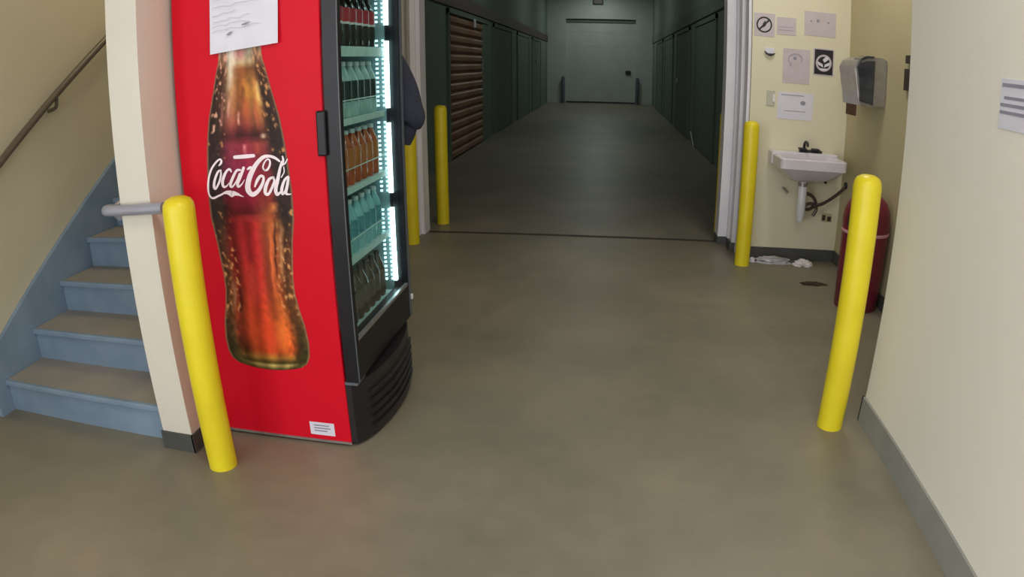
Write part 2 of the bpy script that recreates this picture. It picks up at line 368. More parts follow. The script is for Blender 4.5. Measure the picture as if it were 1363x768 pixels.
build('rail', T([(-2.875, 1.3, 0.60), (-2.875, 2.35, 1.255), (-2.875, 3.35, 1.885), (-2.875, 5.0, 2.92)], 0.021, 12, 1), M['rail'], hr, smooth=True)
for y in (1.6, 2.80, 4.0):
    z = 1.255+(y-2.35)*0.628
    build('bracket', T([(-2.875, y, z-0.02), (-2.885, y, z-0.07), (-2.949, y, z-0.085)], 0.011, 8, 4), M['rail'], hr, smooth=True)
h2 = empty('handrail', (-1.815, 2.05, 1.05), 'grey metal handrail end wrapping across the pale wall end beside the yellow bollard', 'handrail')
build('rail', T([(-1.885, 4.6, 2.55), (-1.885, 2.35, 1.15), (-1.885, 2.14, 1.05), (-1.88, 2.06, 1.05), (-1.86, 2.032, 1.052), (-1.74, 2.030, 1.054), (-1.575, 2.03, 1.06)], 0.022, 12, 5), M['steel'], h2, smooth=True)
build('bracket', T([(-1.63, 2.03, 1.057), (-1.63, 2.062, 1.057)], 0.012, 8, 1), M['steel'], h2)
build('bracket', T([(-1.885, 3.2, 1.66), (-1.812, 3.2, 1.64)], 0.012, 8, 1), M['steel'], h2)

# ------------------------------------------------------------------ bollards
BOLL = [((-1.486, 2.006), 'yellow bollard in front of the pale wall end and the red drink machine'),
        ((1.068, 2.645), 'yellow bollard hiding the red bin, in front of the plain cream wall corner'),
        ((1.095, 5.186), 'yellow bollard beside the white door track, next to the wall sink'),
        ((-1.56, 6.231), 'dim yellow bollard in the dark corridor, before the rust-brown slatted door'),
        ((-1.645, 5.47), 'yellow bollard standing behind the drink machine, below the navy jacket'),
        ((1.08, 6.24), 'yellow bollard mostly hidden in the corridor behind the white door track')]
bm0 = L([(0.060, 0), (0.0600, 0.004), (0.0615, 1.085), (0.058, 1.108), (0.048, 1.124), (0.028, 1.134), (0.006, 1.137)], (0, 0, 0), 32)
b0 = None
for (x, y), lab in BOLL:
    if b0 is None: b0 = build('bollard', bm0, M['yellow'], smooth=True); o = b0
    else: o = b0.copy(); COL.objects.link(o)
    o.location = (x, y, 0); o.scale.z = 0.975 if y < 2.2 else 1.0; tag(o, lab, 'bollard', 'yellow bollards')

# ------------------------------------------------------------------ drink machine
vm = empty('vending_machine', (-1.31, 2.65, 0), 'red drink machine with a printed bottle side and lit glass door', 'machine')
X0, X1, Y0, Y1, ZT = -1.64, -1.0, 2.26, 3.03, 2.02
sd = build('side_panel', B((X0, Y0, 0.018), (X1, Y0+0.045, ZT), 0.004), M['red'], vm)
build('side_panel', B((X0, Y1-0.045, 0.018), (X1, Y1, ZT), 0.004), M['red'], vm)
build('back_panel', B((X0, Y0+0.045, 0.018), (X0+0.05, Y1-0.045, ZT)), M['liner'], vm)
build('top_panel', B((X0+0.05, Y0+0.045, 1.93), (X1, Y1-0.045, ZT)), M['black'], vm)
build('compressor_base', B((X0+0.05, Y0+0.045, 0.018), (X1, Y1-0.045, 0.445)), M['black'], vm)
build('liner', boxes(((X0+0.05, Y0+0.045, 0.445), (X1, Y0+0.051, 1.93)), ((X0+0.05, Y1-0.051, 0.445), (X1, Y1-0.045, 1.93)), ((X0+0.05, Y0+.051, 0.445), (X1, Y1-.051, 0.452)), ((X0+0.05, Y0+.051, 0.452), (X0+.056, Y1-.051, 1.93))), M['liner'], vm)
for x in (X0+0.06, X1-0.05):
    for y in (Y0+0.06, Y1-0.06):
        build('foot', L([(0.022, 0), (0.022, 0.018)], (x, y, 0), 10), M['chrome'], vm)
build('bottom_trim', B((X0, Y0-0.004, 0.012), (X1+0.002, Y0, 0.022)), M['chrome'], vm)
# bulging lower grille
def bulge(z0, z1, d0, d1, n=14):
    bm = bmesh.new(); rows = []
    for z, d in ((z0, d0), (z0+(z1-z0)*.5, (d0+d1)/2+.004), (z1, d1)):
        row = []
        for i in range(n+1):
            t = i/n; y = Y0+0.006+(Y1-Y0-0.006)*t
            row.append(bm.verts.new((X1+0.025+d*(math.sin(math.pi*t)**0.65), y, z)))
        row.append(bm.verts.new((X1, Y1, z))); row.append(bm.verts.new((X1, Y0+0.006, z)))
        rows.append(row)
    m_ = len(rows[0])
    for a, b in zip(rows, rows[1:]):
        for i in range(m_): bm.faces.new((a[i], a[(i+1) % m_], b[(i+1) % m_], b[i]))
    bm.faces.new(rows[0]); bm.faces.new(rows[-1])
    return bm
gr = build('lower_grille', bulge(0.015, 0.285, 0.085, 0.075), M['black'], vm, smooth=True)
bm = bmesh.new()
for k in range(5):
    z = 0.06+k*0.04
    tube(bm, [(X1+0.032+0.083*(math.sin(math.pi*t)**0.65), Y0+.006+(Y1-Y0-.006)*t, z) for t in [0.12+0.76*i/12 for i in range(13)]], 0.005, 6, 1)
build('grille_rib', bm, M['black'], gr)
build('door_gasket', B((X1, Y1-0.047, 0.445), (X1+0.007, Y1, 1.95)), M['black'], vm)
build('hinge_strip', B((X1, Y0+0.004, 0.288), (X1+0.055, Y0+0.10, 0.300)), M['greyframe'], vm)
# door
XD0, XD1, YA, YB, ZA, ZB = -0.992, -0.937, Y0+0.004, 3.037, 0.305, 1.95
dr = build('door', boxes(((XD0, YA, ZA), (XD1, YA+0.040, ZB)), ((XD0, YB-0.046, ZA), (XD1, YB, ZB)),
                         ((XD0, YA+0.040, ZA), (XD1, YB-0.046, 0.47)), ((XD0, YA+0.040, 1.87), (XD1, YB-0.046, ZB))), M['blackmet'], vm)
build('glass', B((-0.957, YA+0.040, 0.47), (-0.951, YB-0.046, 1.87)), M['glass'], dr)
build('door_edge', B((-0.9375, YB-0.030, ZA), (-0.9345, YB, ZB)), M['greyframe'], dr)
build('painted_edge_highlight', B((-0.9365, YA-0.001, ZA), (-0.934, YA+0.006, ZB)), M['greyframe'], dr)  # grey strip painting the highlight along the near door edge
build('glass_trim', boxes(((-0.950, YA+0.040, 0.468), (-0.936, YB-0.046, 0.482)),), M['chrome'], dr)
build('handle', B((-1.022, 2.246, 1.198), (-0.985, 2.262, 1.362), 0.006), M['blackmet'], dr)
build('hinge_cap', B((-0.945, YB-0.012, 0.385), (-0.925, YB+0.003, 0.412), 0.004), M['capw'], dr)
# interior lights and their modelled reflections
for z0, z1 in ((0.50, 0.855), (0.926, 1.251), (1.319, 1.626), (1.699, 1.86)):
    ls = build('light_strip', B((-0.998, 2.966, z0), (-0.980, 2.982, z1)), M['led'], vm)
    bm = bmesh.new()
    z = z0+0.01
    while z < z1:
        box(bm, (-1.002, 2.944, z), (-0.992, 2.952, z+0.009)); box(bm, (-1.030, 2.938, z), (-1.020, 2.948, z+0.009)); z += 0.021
    build('led_reflection_bead', bm, M['bead'], ls, kind='stuff')  # glowing beads modelled for LED reflections, not separate lamps
for z0, z1 in ((0.50, 0.855), (0.926, 1.251), (1.319, 1.626), (1.699, 1.86)):
    build('light_strip', B((-0.998, 2.316, z0), (-0.985, 2.326, z1)), M['dimled'], vm)
SH = [1.592, 1.307, 1.035, 0.750, 0.457]
for i, z in enumerate(SH):
    s = build('shelf', B((-1.58, 2.312, z-0.012), (-1.005, 2.95, z)), M['strip'], vm)
    h = 0.037 if i == 0 else 0.022
    build('price_strip', B((-1.005, 2.315, z-h), (-0.997, 2.95, z+0.004)), M['strip'], s)
    if i in (1, 2, 3): build('front_wire', T([(-1.0, 2.316, z+0.075), (-1.0, 2.95, z+0.075)], 0.0025, 6, 1), M['strip'], s)

# printed bottle on the red side
BOT = [(1.66, 0.091), (1.599, 0.0935), (1.566, 0.097), (1.534, 0.108), (1.462, 0.126), (1.407, 0.141), (1.353, 0.156), (1.297, 0.166), (1.242, 0.174), (1.175, 0.1805), (1.073, 0.189), (0.966, 0.188), (0.867, 0.1725), (0.736, 0.160), (0.671, 0.160), (0.599, 0.1725), (0.532, 0.1885), (0.461, 0.1965), (0.403, 0.192), (0.372, 0.178), (0.352, 0.150)]
def half(z):
    for (za, a), (zb, b) in zip(BOT, BOT[1:]):
        if zb <= z <= za:
            t = (za-z)/(za-zb); return a+(b-a)*t
    return BOT[-1][1] if z < BOT[-1][0] else BOT[0][1]
KEY = [  # z, centre, left-mid, right-mid, edge (sRGB)
 (1.66, (186, 120, 118), (232, 222, 210), (158, 148, 132), (150, 120, 104)),
 (1.590, (190, 124, 118), (228, 216, 200), (164, 150, 130), (150, 110, 90)),
 (1.560, (214, 180, 140), (226, 206, 180), (190, 164, 124), (140, 96, 70)),
 (1.535, (150, 84, 44), (196, 160, 128), (120, 74, 40), (84, 46, 30)),
 (1.46, (176, 104, 48), (176, 132, 98), (206, 138, 66), (64, 38, 26)),
 (1.39, (156, 84, 44), (164, 112, 80), (196, 124, 62), (58, 34, 26)),
 (1.33, (140, 58, 46), (150, 78, 66), (150, 84, 54), (52, 34, 28)),
 (1.285, (70, 22, 26), (84, 32, 34), (70, 30, 24), (48, 32, 28)),
 (1.25, (150, 46, 62), (128, 44, 60), (140, 60, 54), (50, 32, 30)),
 (1.15, (150, 32, 68), (118, 32, 60), (134, 34, 52), (46, 34, 32)),
 (1.04, (136, 26, 50), (118, 30, 46), (138, 44, 40), (50, 34, 30)),
 (0.985, (90, 22, 26), (84, 26, 28), (150, 72, 40), (48, 34, 28)),
 (0.96, (162, 34, 36), (120, 30, 34), (176, 92, 46), (54, 38, 28)),
 (0.85, (176, 38, 40), (134, 36, 36), (172, 88, 46), (84, 46, 30)),
 (0.70, (182, 48, 40), (140, 44, 32), (160, 76, 38), (104, 62, 36)),
 (0.58, (192, 62, 36), (156, 58, 34), (188, 92, 40), (98, 60, 32)),
 (0.49, (208, 76, 34), (146, 54, 32), (222, 100, 42), (76, 56, 30)),
 (0.43, (196, 72, 32), (84, 40, 22), (196, 80, 34), (54, 48, 22)),
 (0.405, (176, 120, 52), (110, 78, 36), (160, 104, 46), (60, 54, 24)),
 (0.385, (70, 60, 26), (62, 54, 24), (64, 56, 24), (60, 54, 26)),
 (0.372, (190, 168, 96), (120, 100, 50), (180, 156, 88), (70, 62, 30)),
 (0.352, (62, 54, 26), (58, 50, 26), (60, 52, 26), (70, 62, 34))]
STREAK = [(-0.40, 1.66, 1.455, 0.13, (232, 214, 190), 0.9), (0.55, 1.49, 1.385, 0.10, (246, 200, 120), 0.95), (0.2, 1.485, 1.42, 0.16, (206, 136, 54), 0.8),
 (0.05, 1.48, 1.40, 0.10, (90, 50, 24), 0.6), (-0.42, 1.43, 1.35, 0.06, (232, 164, 146), 0.8), (-0.12, 1.38, 1.32, 0.06, (236, 164, 146), 0.8), (0.12, 1.43, 1.34, 0.14, (190, 92, 58), 0.7),
 (-0.62, 1.46, 1.30, 0.06, (176, 110, 96), 0.6), (0.38, 1.42, 1.30, 0.07, (206, 96, 66), 0.7), (0.5, 1.29, 1.27, 0.10, (255, 226, 194), 0.9), (0.0, 1.255, 1.21, 0.07, (236, 138, 138), 0.8),
 (0.3, 1.26, 1.21, 0.10, (206, 84, 70), 0.7), (0.55, 0.97, 0.72, 0.05, (58, 24, 20), 0.9), (0.70, 0.97, 0.70, 0.09, (204, 142, 92), 0.8), (0.44, 0.94, 0.64, 0.06, (236, 112, 60), 0.9),
 (-0.55, 0.69, 0.57, 0.06, (48, 22, 20), 0.8), (-0.72, 0.72, 0.58, 0.08, (178, 130, 96), 0.7), (-0.15, 0.80, 0.60, 0.20, (206, 66, 54), 0.6), (0.40, 0.56, 0.42, 0.22, (244, 122, 50), 0.8), (0.1, 0.56, 0.42, 0.3, (222, 70, 40), 0.6),
 (0.55, 1.03, 0.985, 0.14, (214, 128, 70), 0.7), (0.0, 0.985, 0.945, 0.7, (176, 60, 56), 0.4)]
def ink(u, z):
    for a, b in zip(KEY, KEY[1:]):
        if b[0] <= z <= a[0]:
            t = (a[0]-z)/(a[0]-b[0]); break
    else: a = b = KEY[-1]; t = 0
    c, l, r, e_ = [[p+(q-p)*t for p, q in zip(a[k], b[k])] for k in (1, 2, 3, 4)]
    def mixc(p, q, f): return [x+(y-x)*f for x, y in zip(p, q)]
    lo = min(1, max(0, (1.0-z)/0.15))
    st_ = [(-1, e_), (-0.72-0.10*lo, e_), (-0.45-0.12*lo, l), (0.0, c), (0.42+0.13*lo, r), (0.74+0.13*lo, e_), (1, e_)]
    for (ua, ca), (ub, cb) in zip(st_, st_[1:]):
        if ua <= u <= ub:
            f = (u-ua)/(ub-ua); f = f*f*(3-2*f); col = mixc(ca, cb, f); break
    fl = 1+0.16*math.sin(u*15)*(1 if 1.28 < z < 1.5 or z < 0.95 else 0.35)
    col = [v*fl for v in col]
    nz = noise.noise(Vector((u*9, z*42, 3.1)))+0.6*noise.noise(Vector((u*22, z*90, 7.7)))
    k = 0.30 if abs(u) > 0.5 else 0.10
    if abs(u) > 0.5 and z > 0.5 and nz > 0.38 and not (1.0 < z < 1.2): col = mixc(col, (206, 148, 88), min(1, (nz-0.38)*2.2))
    else: col = [v*(1+k*nz) for v in col]
    for us, za, zb, wd, cc, ss in STREAK:
        du = abs(u-us-0.012*math.sin(z*70+us*9))/wd; zm, zh = (za+zb)/2, abs(za-zb)/2
        f = max(0, 1-du)*max(0, 1-(abs(z-zm)/zh)**3)*ss*(0.75+0.35*noise.noise(Vector((u*14, z*60, 1.7))))
        if f > 0: col = mixc(col, cc, min(1, f*1.5))
    if 0.55 < abs(u) < 0.97 and (0.58 < z < 0.85 or z > 1.3) and nz > 0.2: col = mixc(col, (214, 150, 96) if u > 0 or z < 1 else (226, 168, 146), min(0.9, (nz-0.2)*2.4))
    if abs(u) > 0.965: col = mixc(col, (176, 130, 100), 0.6)
    return lin([min(255, max(0, v)) for v in col])
bm = bmesh.new(); NU, NV = 76, 320; AX = -1.33; grid = []
for j in range(NV+1):
    z = BOT[0][0]+(BOT[-1][0]-BOT[0][0])*j/NV; hw = half(z); row = []
    for i in range(NU+1):
        u = -1+2*i/NU
        zz = z-(0.022*(1-u*u) if z < 0.40 else 0.022*(1-u*u)*max(0, (0.52-z)/0.12) if z < 0.52 else 0)
        row.append(bm.verts.new((AX+u*hw, Y0-0.0010, zz)))
    grid.append(row)
for a, b in zip(grid, grid[1:]):
    for i in range(NU): bm.faces.new((a[i], a[i+1], b[i+1], b[i]))
bp = build('bottle_picture', bm, M['ink'], vm, label='printed picture of a filled cola bottle on the red side')
ca = bp.data.color_attributes.new('ink', 'FLOAT_COLOR', 'POINT')
for j in range(NV+1):
    z = BOT[0][0]+(BOT[-1][0]-BOT[0][0])*j/NV
    for i in range(NU+1):
        ca.data[j*(NU+1)+i].color = (*ink(-1+2*i/NU, z), 1)
LOGO = [[(-1.454, 1.174, 0.0023), (-1.444, 1.183, 0.0049), (-1.441, 1.193, 0.0046), (-1.449, 1.198, 0.0036), (-1.468, 1.186, 0.0039), (-1.491, 1.161, 0.0044), (-1.507, 1.128, 0.0044), (-1.514, 1.097, 0.0046), (-1.515, 1.069, 0.0042), (-1.507, 1.051, 0.0039), (-1.493, 1.047, 0.0042), (-1.47, 1.055, 0.0039), (-1.448, 1.063, 0.0036)], [(-1.456, 1.062, 0.0013), (-1.431, 1.068, 0.0065), (-1.413, 1.065, 0.0108), (-1.406, 1.062, 0.0121), (-1.396, 1.064, 0.0091), (-1.378, 1.06, 0.0052), (-1.366, 1.055, 0.0029), (-1.353, 1.05, 0.0008)], [(-1.446, 1.155, 0.0033), (-1.461, 1.15, 0.0046), (-1.48, 1.118, 0.0055), (-1.486, 1.092, 0.0062), (-1.479, 1.084, 0.0042), (-1.459, 1.111, 0.0046), (-1.448, 1.141, 0.0039), (-1.449, 1.154, 0.0029)], [(-1.4, 1.149, 0.0033), (-1.405, 1.158, 0.0046), (-1.418, 1.154, 0.0046), (-1.433, 1.135, 0.0062), (-1.444, 1.111, 0.0068), (-1.442, 1.092, 0.0055), (-1.429, 1.092, 0.0033), (-1.414, 1.105, 0.0013)], [(-1.358, 1.154, 0.0039), (-1.375, 1.152, 0.0049), (-1.395, 1.125, 0.0059), (-1.409, 1.098, 0.0062), (-1.401, 1.09, 0.0039), (-1.379, 1.112, 0.0033), (-1.363, 1.141, 0.0029)], [(-1.342, 1.162, 0.0059), (-1.359, 1.13, 0.0062), (-1.375, 1.103, 0.0065), (-1.373, 1.09, 0.0049), (-1.357, 1.099, 0.0029), (-1.343, 1.116, 0.0011)], [(-1.325, 1.156, 0.0033), (-1.316, 1.161, 0.0055), (-1.308, 1.164, 0.0036)], [(-1.379, 1.204, 0.0065), (-1.339, 1.205, 0.0075), (-1.293, 1.207, 0.0065)], [(-1.251, 1.15, 0.0033), (-1.257, 1.162, 0.0033), (-1.248, 1.181, 0.0029), (-1.234, 1.192, 0.0029), (-1.225, 1.185, 0.0039), (-1.227, 1.169, 0.0042), (-1.238, 1.153, 0.0042), (-1.251, 1.149, 0.0029)], [(-1.184, 1.183, 0.0039), (-1.203, 1.196, 0.0052), (-1.227, 1.203, 0.0055), (-1.254, 1.199, 0.0072), (-1.283, 1.176, 0.0085), (-1.31, 1.141, 0.0104), (-1.327, 1.105, 0.0114), (-1.33, 1.077, 0.0121), (-1.313, 1.059, 0.0094), (-1.286, 1.072, 0.0075), (-1.264, 1.101, 0.0062), (-1.258, 1.124, 0.0052), (-1.27, 1.129, 0.0052), (-1.286, 1.113, 0.0062), (-1.299, 1.089, 0.0033)], [(-1.214, 1.123, 0.0042), (-1.234, 1.116, 0.0055), (-1.252, 1.086, 0.0075), (-1.255, 1.063, 0.0068), (-1.242, 1.06, 0.0055), (-1.225, 1.083, 0.0052), (-1.212, 1.109, 0.0052), (-1.217, 1.122, 0.0036)], [(-1.222, 1.095, 0.0029), (-1.202, 1.1, 0.0029)], [(-1.175, 1.182, 0.0026), (-1.184, 1.156, 0.0055), (-1.197, 1.115, 0.0072), (-1.209, 1.079, 0.0075), (-1.206, 1.059, 0.0068), (-1.192, 1.065, 0.0039), (-1.18, 1.081, 0.0013)], [(-1.17, 1.2, 0.0033), (-1.168, 1.186, 0.0046), (-1.174, 1.172, 0.0042), (-1.182, 1.159, 0.0033)], [(-1.15, 1.19, 0.002), (-1.161, 1.175, 0.0029), (-1.174, 1.167, 0.0023)], [(-1.168, 1.161, 0.0023), (-1.168, 1.142, 0.0023), (-1.181, 1.123, 0.0023)], [(-1.153, 1.124, 0.0046), (-1.169, 1.111, 0.0049), (-1.183, 1.079, 0.0065), (-1.182, 1.059, 0.0049), (-1.168, 1.073, 0.0036), (-1.157, 1.1, 0.0036)], [(-1.151, 1.122, 0.0046), (-1.159, 1.091, 0.0059), (-1.167, 1.064, 0.0062), (-1.155, 1.058, 0.0029), (-1.145, 1.06, 0.0016)]]
bm = bmesh.new()
for i, s in enumerate(LOGO): ribbon(bm, s, Y0-0.0020-0.00006*i)
build('script_lettering', bm, M['logo'], bp, label='white flowing script lettering')
# sticker low on the side
stk = build('sticker', B((-1.182, Y0-0.0015, 0.043), (-1.070, Y0, 0.103)), M['paper'], vm, label='small white sticker')
build('sticker_print', boxes(*[((-1.163, Y0-0.0022, z), (-1.163+ln, Y0-0.0014, z+0.006)) for z, ln in ((0.086, .07), (0.073, .075), (0.060, .06))]), M['pencil'], stk, kind='stuff')
# paper taped to the machine
pn = empty('paper_notice', (-1.305, Y0, 1.75), 'white handwritten paper taped over the printed bottle neck', 'paper')
bm = bmesh.new(); n = 12; g = []
for j in range(n+1):
    row = []
    for i in range(n+1):
        s, t = i/n, j/n
        x = -1.451+(-1.158+1.451)*s; zb = 1.601+(1.618-1.601)*s; z = zb+(1.99-zb)*t
        y = Y0-0.004-0.010*(1-t)**3-0.004*abs(2*s-1)**3
        row.append(bm.verts.new((x, y, z)))
    g.append(row)
for a, b in zip(g, g[1:]):
    for i in range(n): bm.faces.new((a[i], a[i+1], b[i+1], b[i]))
sh = build('sheet', bm, M['paper'], pn, smooth=True)
bm = bmesh.new()
for k, (z, ln) in enumerate(((1.96, .22), (1.93, .2), (1.90, .24), (1.87, .18), (1.84, .22), (1.80, .12), (1.775, .2), (1.745, .10), (1.722, .16), (1.702, .15), (1.685, .20))):
    pts = [(-1.435+ln*i/8+0.002*random.uniform(-1, 1), z+0.012*i/8+0.004*random.uniform(-1, 1), 0.0011) for i in range(9)]
    ribbon(bm, pts, Y0-0.0185, 3)
build('handwriting', bm, M['pencil3'], sh, kind='stuff')
bm = bmesh.new()
ribbon(bm, [(-1.372, 1.668, .002), (-1.362, 1.671, .005), (-1.350, 1.678, .002)], Y0-0.0195, 4)
ribbon(bm, [(-1.305, 1.699, .002), (-1.290, 1.701, .004), (-1.272, 1.707, .001)], Y0-0.0195, 4)
build('dark_scrawl', bm, M['pencil'], sh, kind='stuff')

# ------------------------------------------------------------------ bottles in the machine
def prof_bottle(h, r): return [(r*0.86, 0), (r*0.98, 0.012), (r, 0.03), (r, h*0.36), (r*0.93, h*0.42), (r*0.99, h*0.50), (r, h*0.62), (r*0.86, h*0.72), (r*0.55, h*0.82), (r*0.36, h*0.90), (r*0.34, h*0.93)]
KINDS = [('cola_bottle', 'cola bottle with red label', 'cola', 'redlabel', 'capk', 0.232, (0.095, 0.162), 'highest shelf seen', 'red-labelled colas in the machine', True),
         ('dark_soda_bottle', 'black-labelled soda bottle', 'darklabel', 'darklabel', 'capw', 0.228, (0.08, 0.15), 'second shelf seen', 'black-labelled sodas in the machine', False),
         ('orange_soda_bottle', 'orange soda bottle', 'orange', 'orangelabel', 'capw', 0.222, (0.07, 0.15), 'third shelf seen', 'orange sodas in the machine', False),
         ('water_bottle', 'clear water bottle with teal label', 'water', 'teallabel', 'capw', 0.222, (0.07, 0.14), 'fourth shelf seen', 'water bottles in the machine', False),
         ('tea_bottle', 'dark brown tea bottle', 'tea', 'tealabel', 'capk', 0.215, (0.05, 0.13), 'lowest shelf', 'dark teas in the machine', False)]
ORD = ['first', 'second', 'third', 'fourth', 'fifth', 'sixth', 'seventh', 'eighth']
for ki, (nm, desc, bmat, lmat, cmat, h, (l0, l1), shelf, grp, band) in enumerate(KINDS):
    z = SH[ki]+0.0005 if ki else SH[ki]+0.0005
    r = 0.0355
    proto = empty(nm, (0, 0, 0), 'x', 'bottle', grp)
    parts = [build('body', L(prof_bottle(h, r), (0, 0, 0), 16), M[bmat], proto, smooth=True)]
    if ki == 1: parts.append(build('shoulder', L([(r*1.005, h*0.64), (r*0.88, h*0.725), (r*0.57, h*0.825), (r*0.38, h*0.905), (r*0.36, h*0.93)], (0, 0, 0), 16), M['silver'], proto, smooth=True))
    if ki == 1: parts.append(build('base_clear', L([(r*0.88, 0.0), (r*1.0, 0.012), (r*1.02, 0.03), (r*1.02, 0.066)], (0, 0, 0), 16), M['silver'], proto, smooth=True))
    parts.append(build('label', L([(r*1.025, l0), (r*1.025, l1)], (0, 0, 0), 16), M[lmat], proto, smooth=True))
    if band: parts.append(build('label_band', L([(r*1.04, l0), (r*1.04, l0+0.009)], (0, 0, 0), 16), M['whiteband'], proto, smooth=True))
    parts.append(build('cap', L([(r*0.42, h*0.925), (r*0.42, h*0.985), (r*0.36, h)], (0, 0, 0), 14), M[cmat], proto, smooth=True))
    for i in range(8):
        if i == 0: o = proto
        else:
            o = proto.copy(); COL.objects.link(o)
            for p in parts:
                c = p.copy(); COL.objects.link(c); c.parent = o
        o.location = (-1.046, 2.350+i*0.0755, z); o.rotation_euler = (0, 0, random.uniform(0, 6))
        o['label'] = '%s, %s, %s from near door edge' % (desc, shelf, ORD[i])

# ------------------------------------------------------------------ jacket
jk = empty('jacket', (-1.16, 3.10, 1.60), 'dark navy jacket hanging on the far side of the red drink machine', 'jacket')
bm = bmesh.new(); rings = []
for z, xa, xb, d in ((1.655, -1.22, -1.10, .025), (1.63, -1.26, -1.05, .035), (1.58, -1.33, -0.99, .045), (1.45, -1.35, -0.98, .05), (1.25, -1.36, -0.97, .052), (1.05, -1.37, -0.97, .055), (0.92, -1.37, -0.98, .055)):
    ring = []
    for i in range(28):
        a = 2*math.pi*i/28; fold = 1+0.16*math.sin(a*7+z*5)
        ring.append(bm.verts.new(((xa+xb)/2+(xb-xa)/2*math.cos(a), 3.115+d*fold*math.sin(a), z)))
    rings.append(ring)
for a, b in zip(rings, rings[1:]):
    for i in range(28): bm.faces.new((a[i], a[(i+1) % 28], b[(i+1) % 28], b[i]))
bm.faces.new(rings[0]); bm.faces.new(rings[-1])
build('body', bm, M['navy'], jk, smooth=True)
build('sleeve', T([(-1.015, 3.12, 1.60), (-0.985, 3.12, 1.50), (-0.955, 3.125, 1.40), (-0.940, 3.125, 1.31), (-0.930, 3.125, 1.255), (-0.942, 3.125, 1.232), (-0.952, 3.125, 1.18), (-0.962, 3.125, 1.135)], [0.030, 0.052, 0.064, 0.070, 0.072, 0.052, 0.043, 0.030], 16, 5), M['navy'], jk, smooth=True)
build('sleeve', T([(-1.31, 3.12, 1.58), (-1.36, 3.12, 1.45), (-1.38, 3.12, 1.30), (-1.38, 3.12, 1.08)], [0.04, 0.06, 0.06, 0.045], 16, 5), M['navy'], jk, smooth=True)
build('hanging_loop', T([(-1.19, 3.075, 1.655), (-1.16, 3.062, 1.72), (-1.13, 3.075, 1.655)], 0.004, 6, 5), M['navy'], jk)
build('collar', T([(-1.23, 3.105, 1.645), (-1.16, 3.085, 1.675), (-1.09, 3.105, 1.645)], 0.022, 10, 5), M['navy'], jk, smooth=True)

# ------------------------------------------------------------------ alcove: sink
YW = 5.4
sk = empty('wall_sink', (1.56, YW, 0.80), 'white wall-hung sink with dark faucet on the cream wall', 'sink')
bm = bmesh.new()
def rr_ring(x0, x1, y0, y1, z, r, n=5):
    vs = []
    for cx_, cy_, a0 in ((x1-r, y1-r, 0), (x0+r, y1-r, 90), (x0+r, y0+r, 180), (x1-r, y0+r, 270)):
        for i in range(n+1):
            a = R(a0+90*i/n); vs.append(bm.verts.new((cx_+r*math.cos(a), cy_+r*math.sin(a), z)))
    return vs
rs = [rr_ring(1.44, 1.68, 5.12, 5.36, 0.700, .05), rr_ring(1.38, 1.75, 5.05, 5.395, 0.735, .06), rr_ring(1.315, 1.82, 5.0, 5.398, 0.795, .05), rr_ring(1.298, 1.838, 4.985, 5.398, 0.81, .04), rr_ring(1.298, 1.838, 4.985, 5.398, 0.880, .04), rr_ring(1.305, 1.831, 4.992, 5.392, 0.888, .04), rr_ring(1.345, 1.79, 5.03, 5.28, 0.884, .06), rr_ring(1.38, 1.755, 5.07, 5.26, 0.80, .07), rr_ring(1.45, 1.69, 5.12, 5.22, 0.76, .04)]
for a, b in zip(rs, rs[1:]):
    for i in range(len(a)): bm.faces.new((a[i], a[(i+1) % len(a)], b[(i+1) % len(a)], b[i]))
bm.faces.new(rs[0]); bm.faces.new(rs[-1])
build('basin', bm, M['porcelain'], sk, smooth=True)
build('back_ledge', B((1.288, 5.27, 0.80), (1.848, 5.398, 0.908), 0.012), M['porcelain'], sk)
fc = build('faucet', T([(1.57, 5.33, 0.905), (1.57, 5.33, 0.965), (1.57, 5.30, 0.992), (1.57, 5.25, 0.988), (1.57, 5.23, 0.965)], 0.011, 10, 5), M['darkink'], sk, smooth=True)
build('faucet_base', B((1.53, 5.31, 0.906), (1.72, 5.35, 0.928), 0.006), M['darkink'], fc)
for x in (1.55, 1.66): build('faucet_handle', B((x-0.03, 5.275, 0.928), (x+0.03, 5.345, 0.943), 0.005), M['darkink'], fc)
build('drain_pipe', L([(0.026, 0.375), (0.030, 0.40), (0.036, 0.44), (0.036, 0.66), (0.030, 0.67), (0.030, 0.705)], (1.545, 5.20, 0), 18), M['pipe'], sk, smooth=True)
build('pipe_collar', L([(0.040, 0.655), (0.040, 0.68)], (1.545, 5.20, 0), 18), M['chrome'], sk, smooth=True)
build('trap_hose', T([(1.575, 5.20, 0.60), (1.63, 5.21, 0.58), (1.67, 5.22, 0.53), (1.64, 5.22, 0.48), (1.59, 5.21, 0.47), (1.58, 5.2, 0.5), (1.63, 5.2, 0.52), (1.675, 5.2, 0.48), (1.65, 5.2, 0.42)], 0.014, 8, 6), M['hose'], sk, smooth=True)
build('supply_hose', T([(1.66, 5.22, 0.50), (1.73, 5.22, 0.52), (1.82, 5.24, 0.57), (1.89, 5.26, 0.62), (1.94, 5.27, 0.67)], 0.014, 8, 6), M['hose'], sk, smooth=True)
build('wall_flange', L([(0.028, 1.925), (0.028, 1.94)], (0, 5.27, 0.67), 14, 'x'), M['darkink'], sk)
build('shutoff_valve', T([(1.745, 5.39, 0.70), (1.745, 5.34, 0.70), (1.785, 5.34, 0.67)], 0.012, 8, 3), M['darkink'], sk)
build('shutoff_valve', T([(1.43, 5.39, 0.60), (1.43, 5.34, 0.60), (1.46, 5.33, 0.57)], 0.010, 8, 3), M['chrome'], sk)
ol = empty('wall_outlet', (1.835, YW, 0.37), 'small dark outlet low on the cream wall beneath the sink hose', 'outlet')
build('plate', B((1.79, YW-0.006, 0.335), (1.885, YW, 0.41), 0.003), M['alcove'], ol)
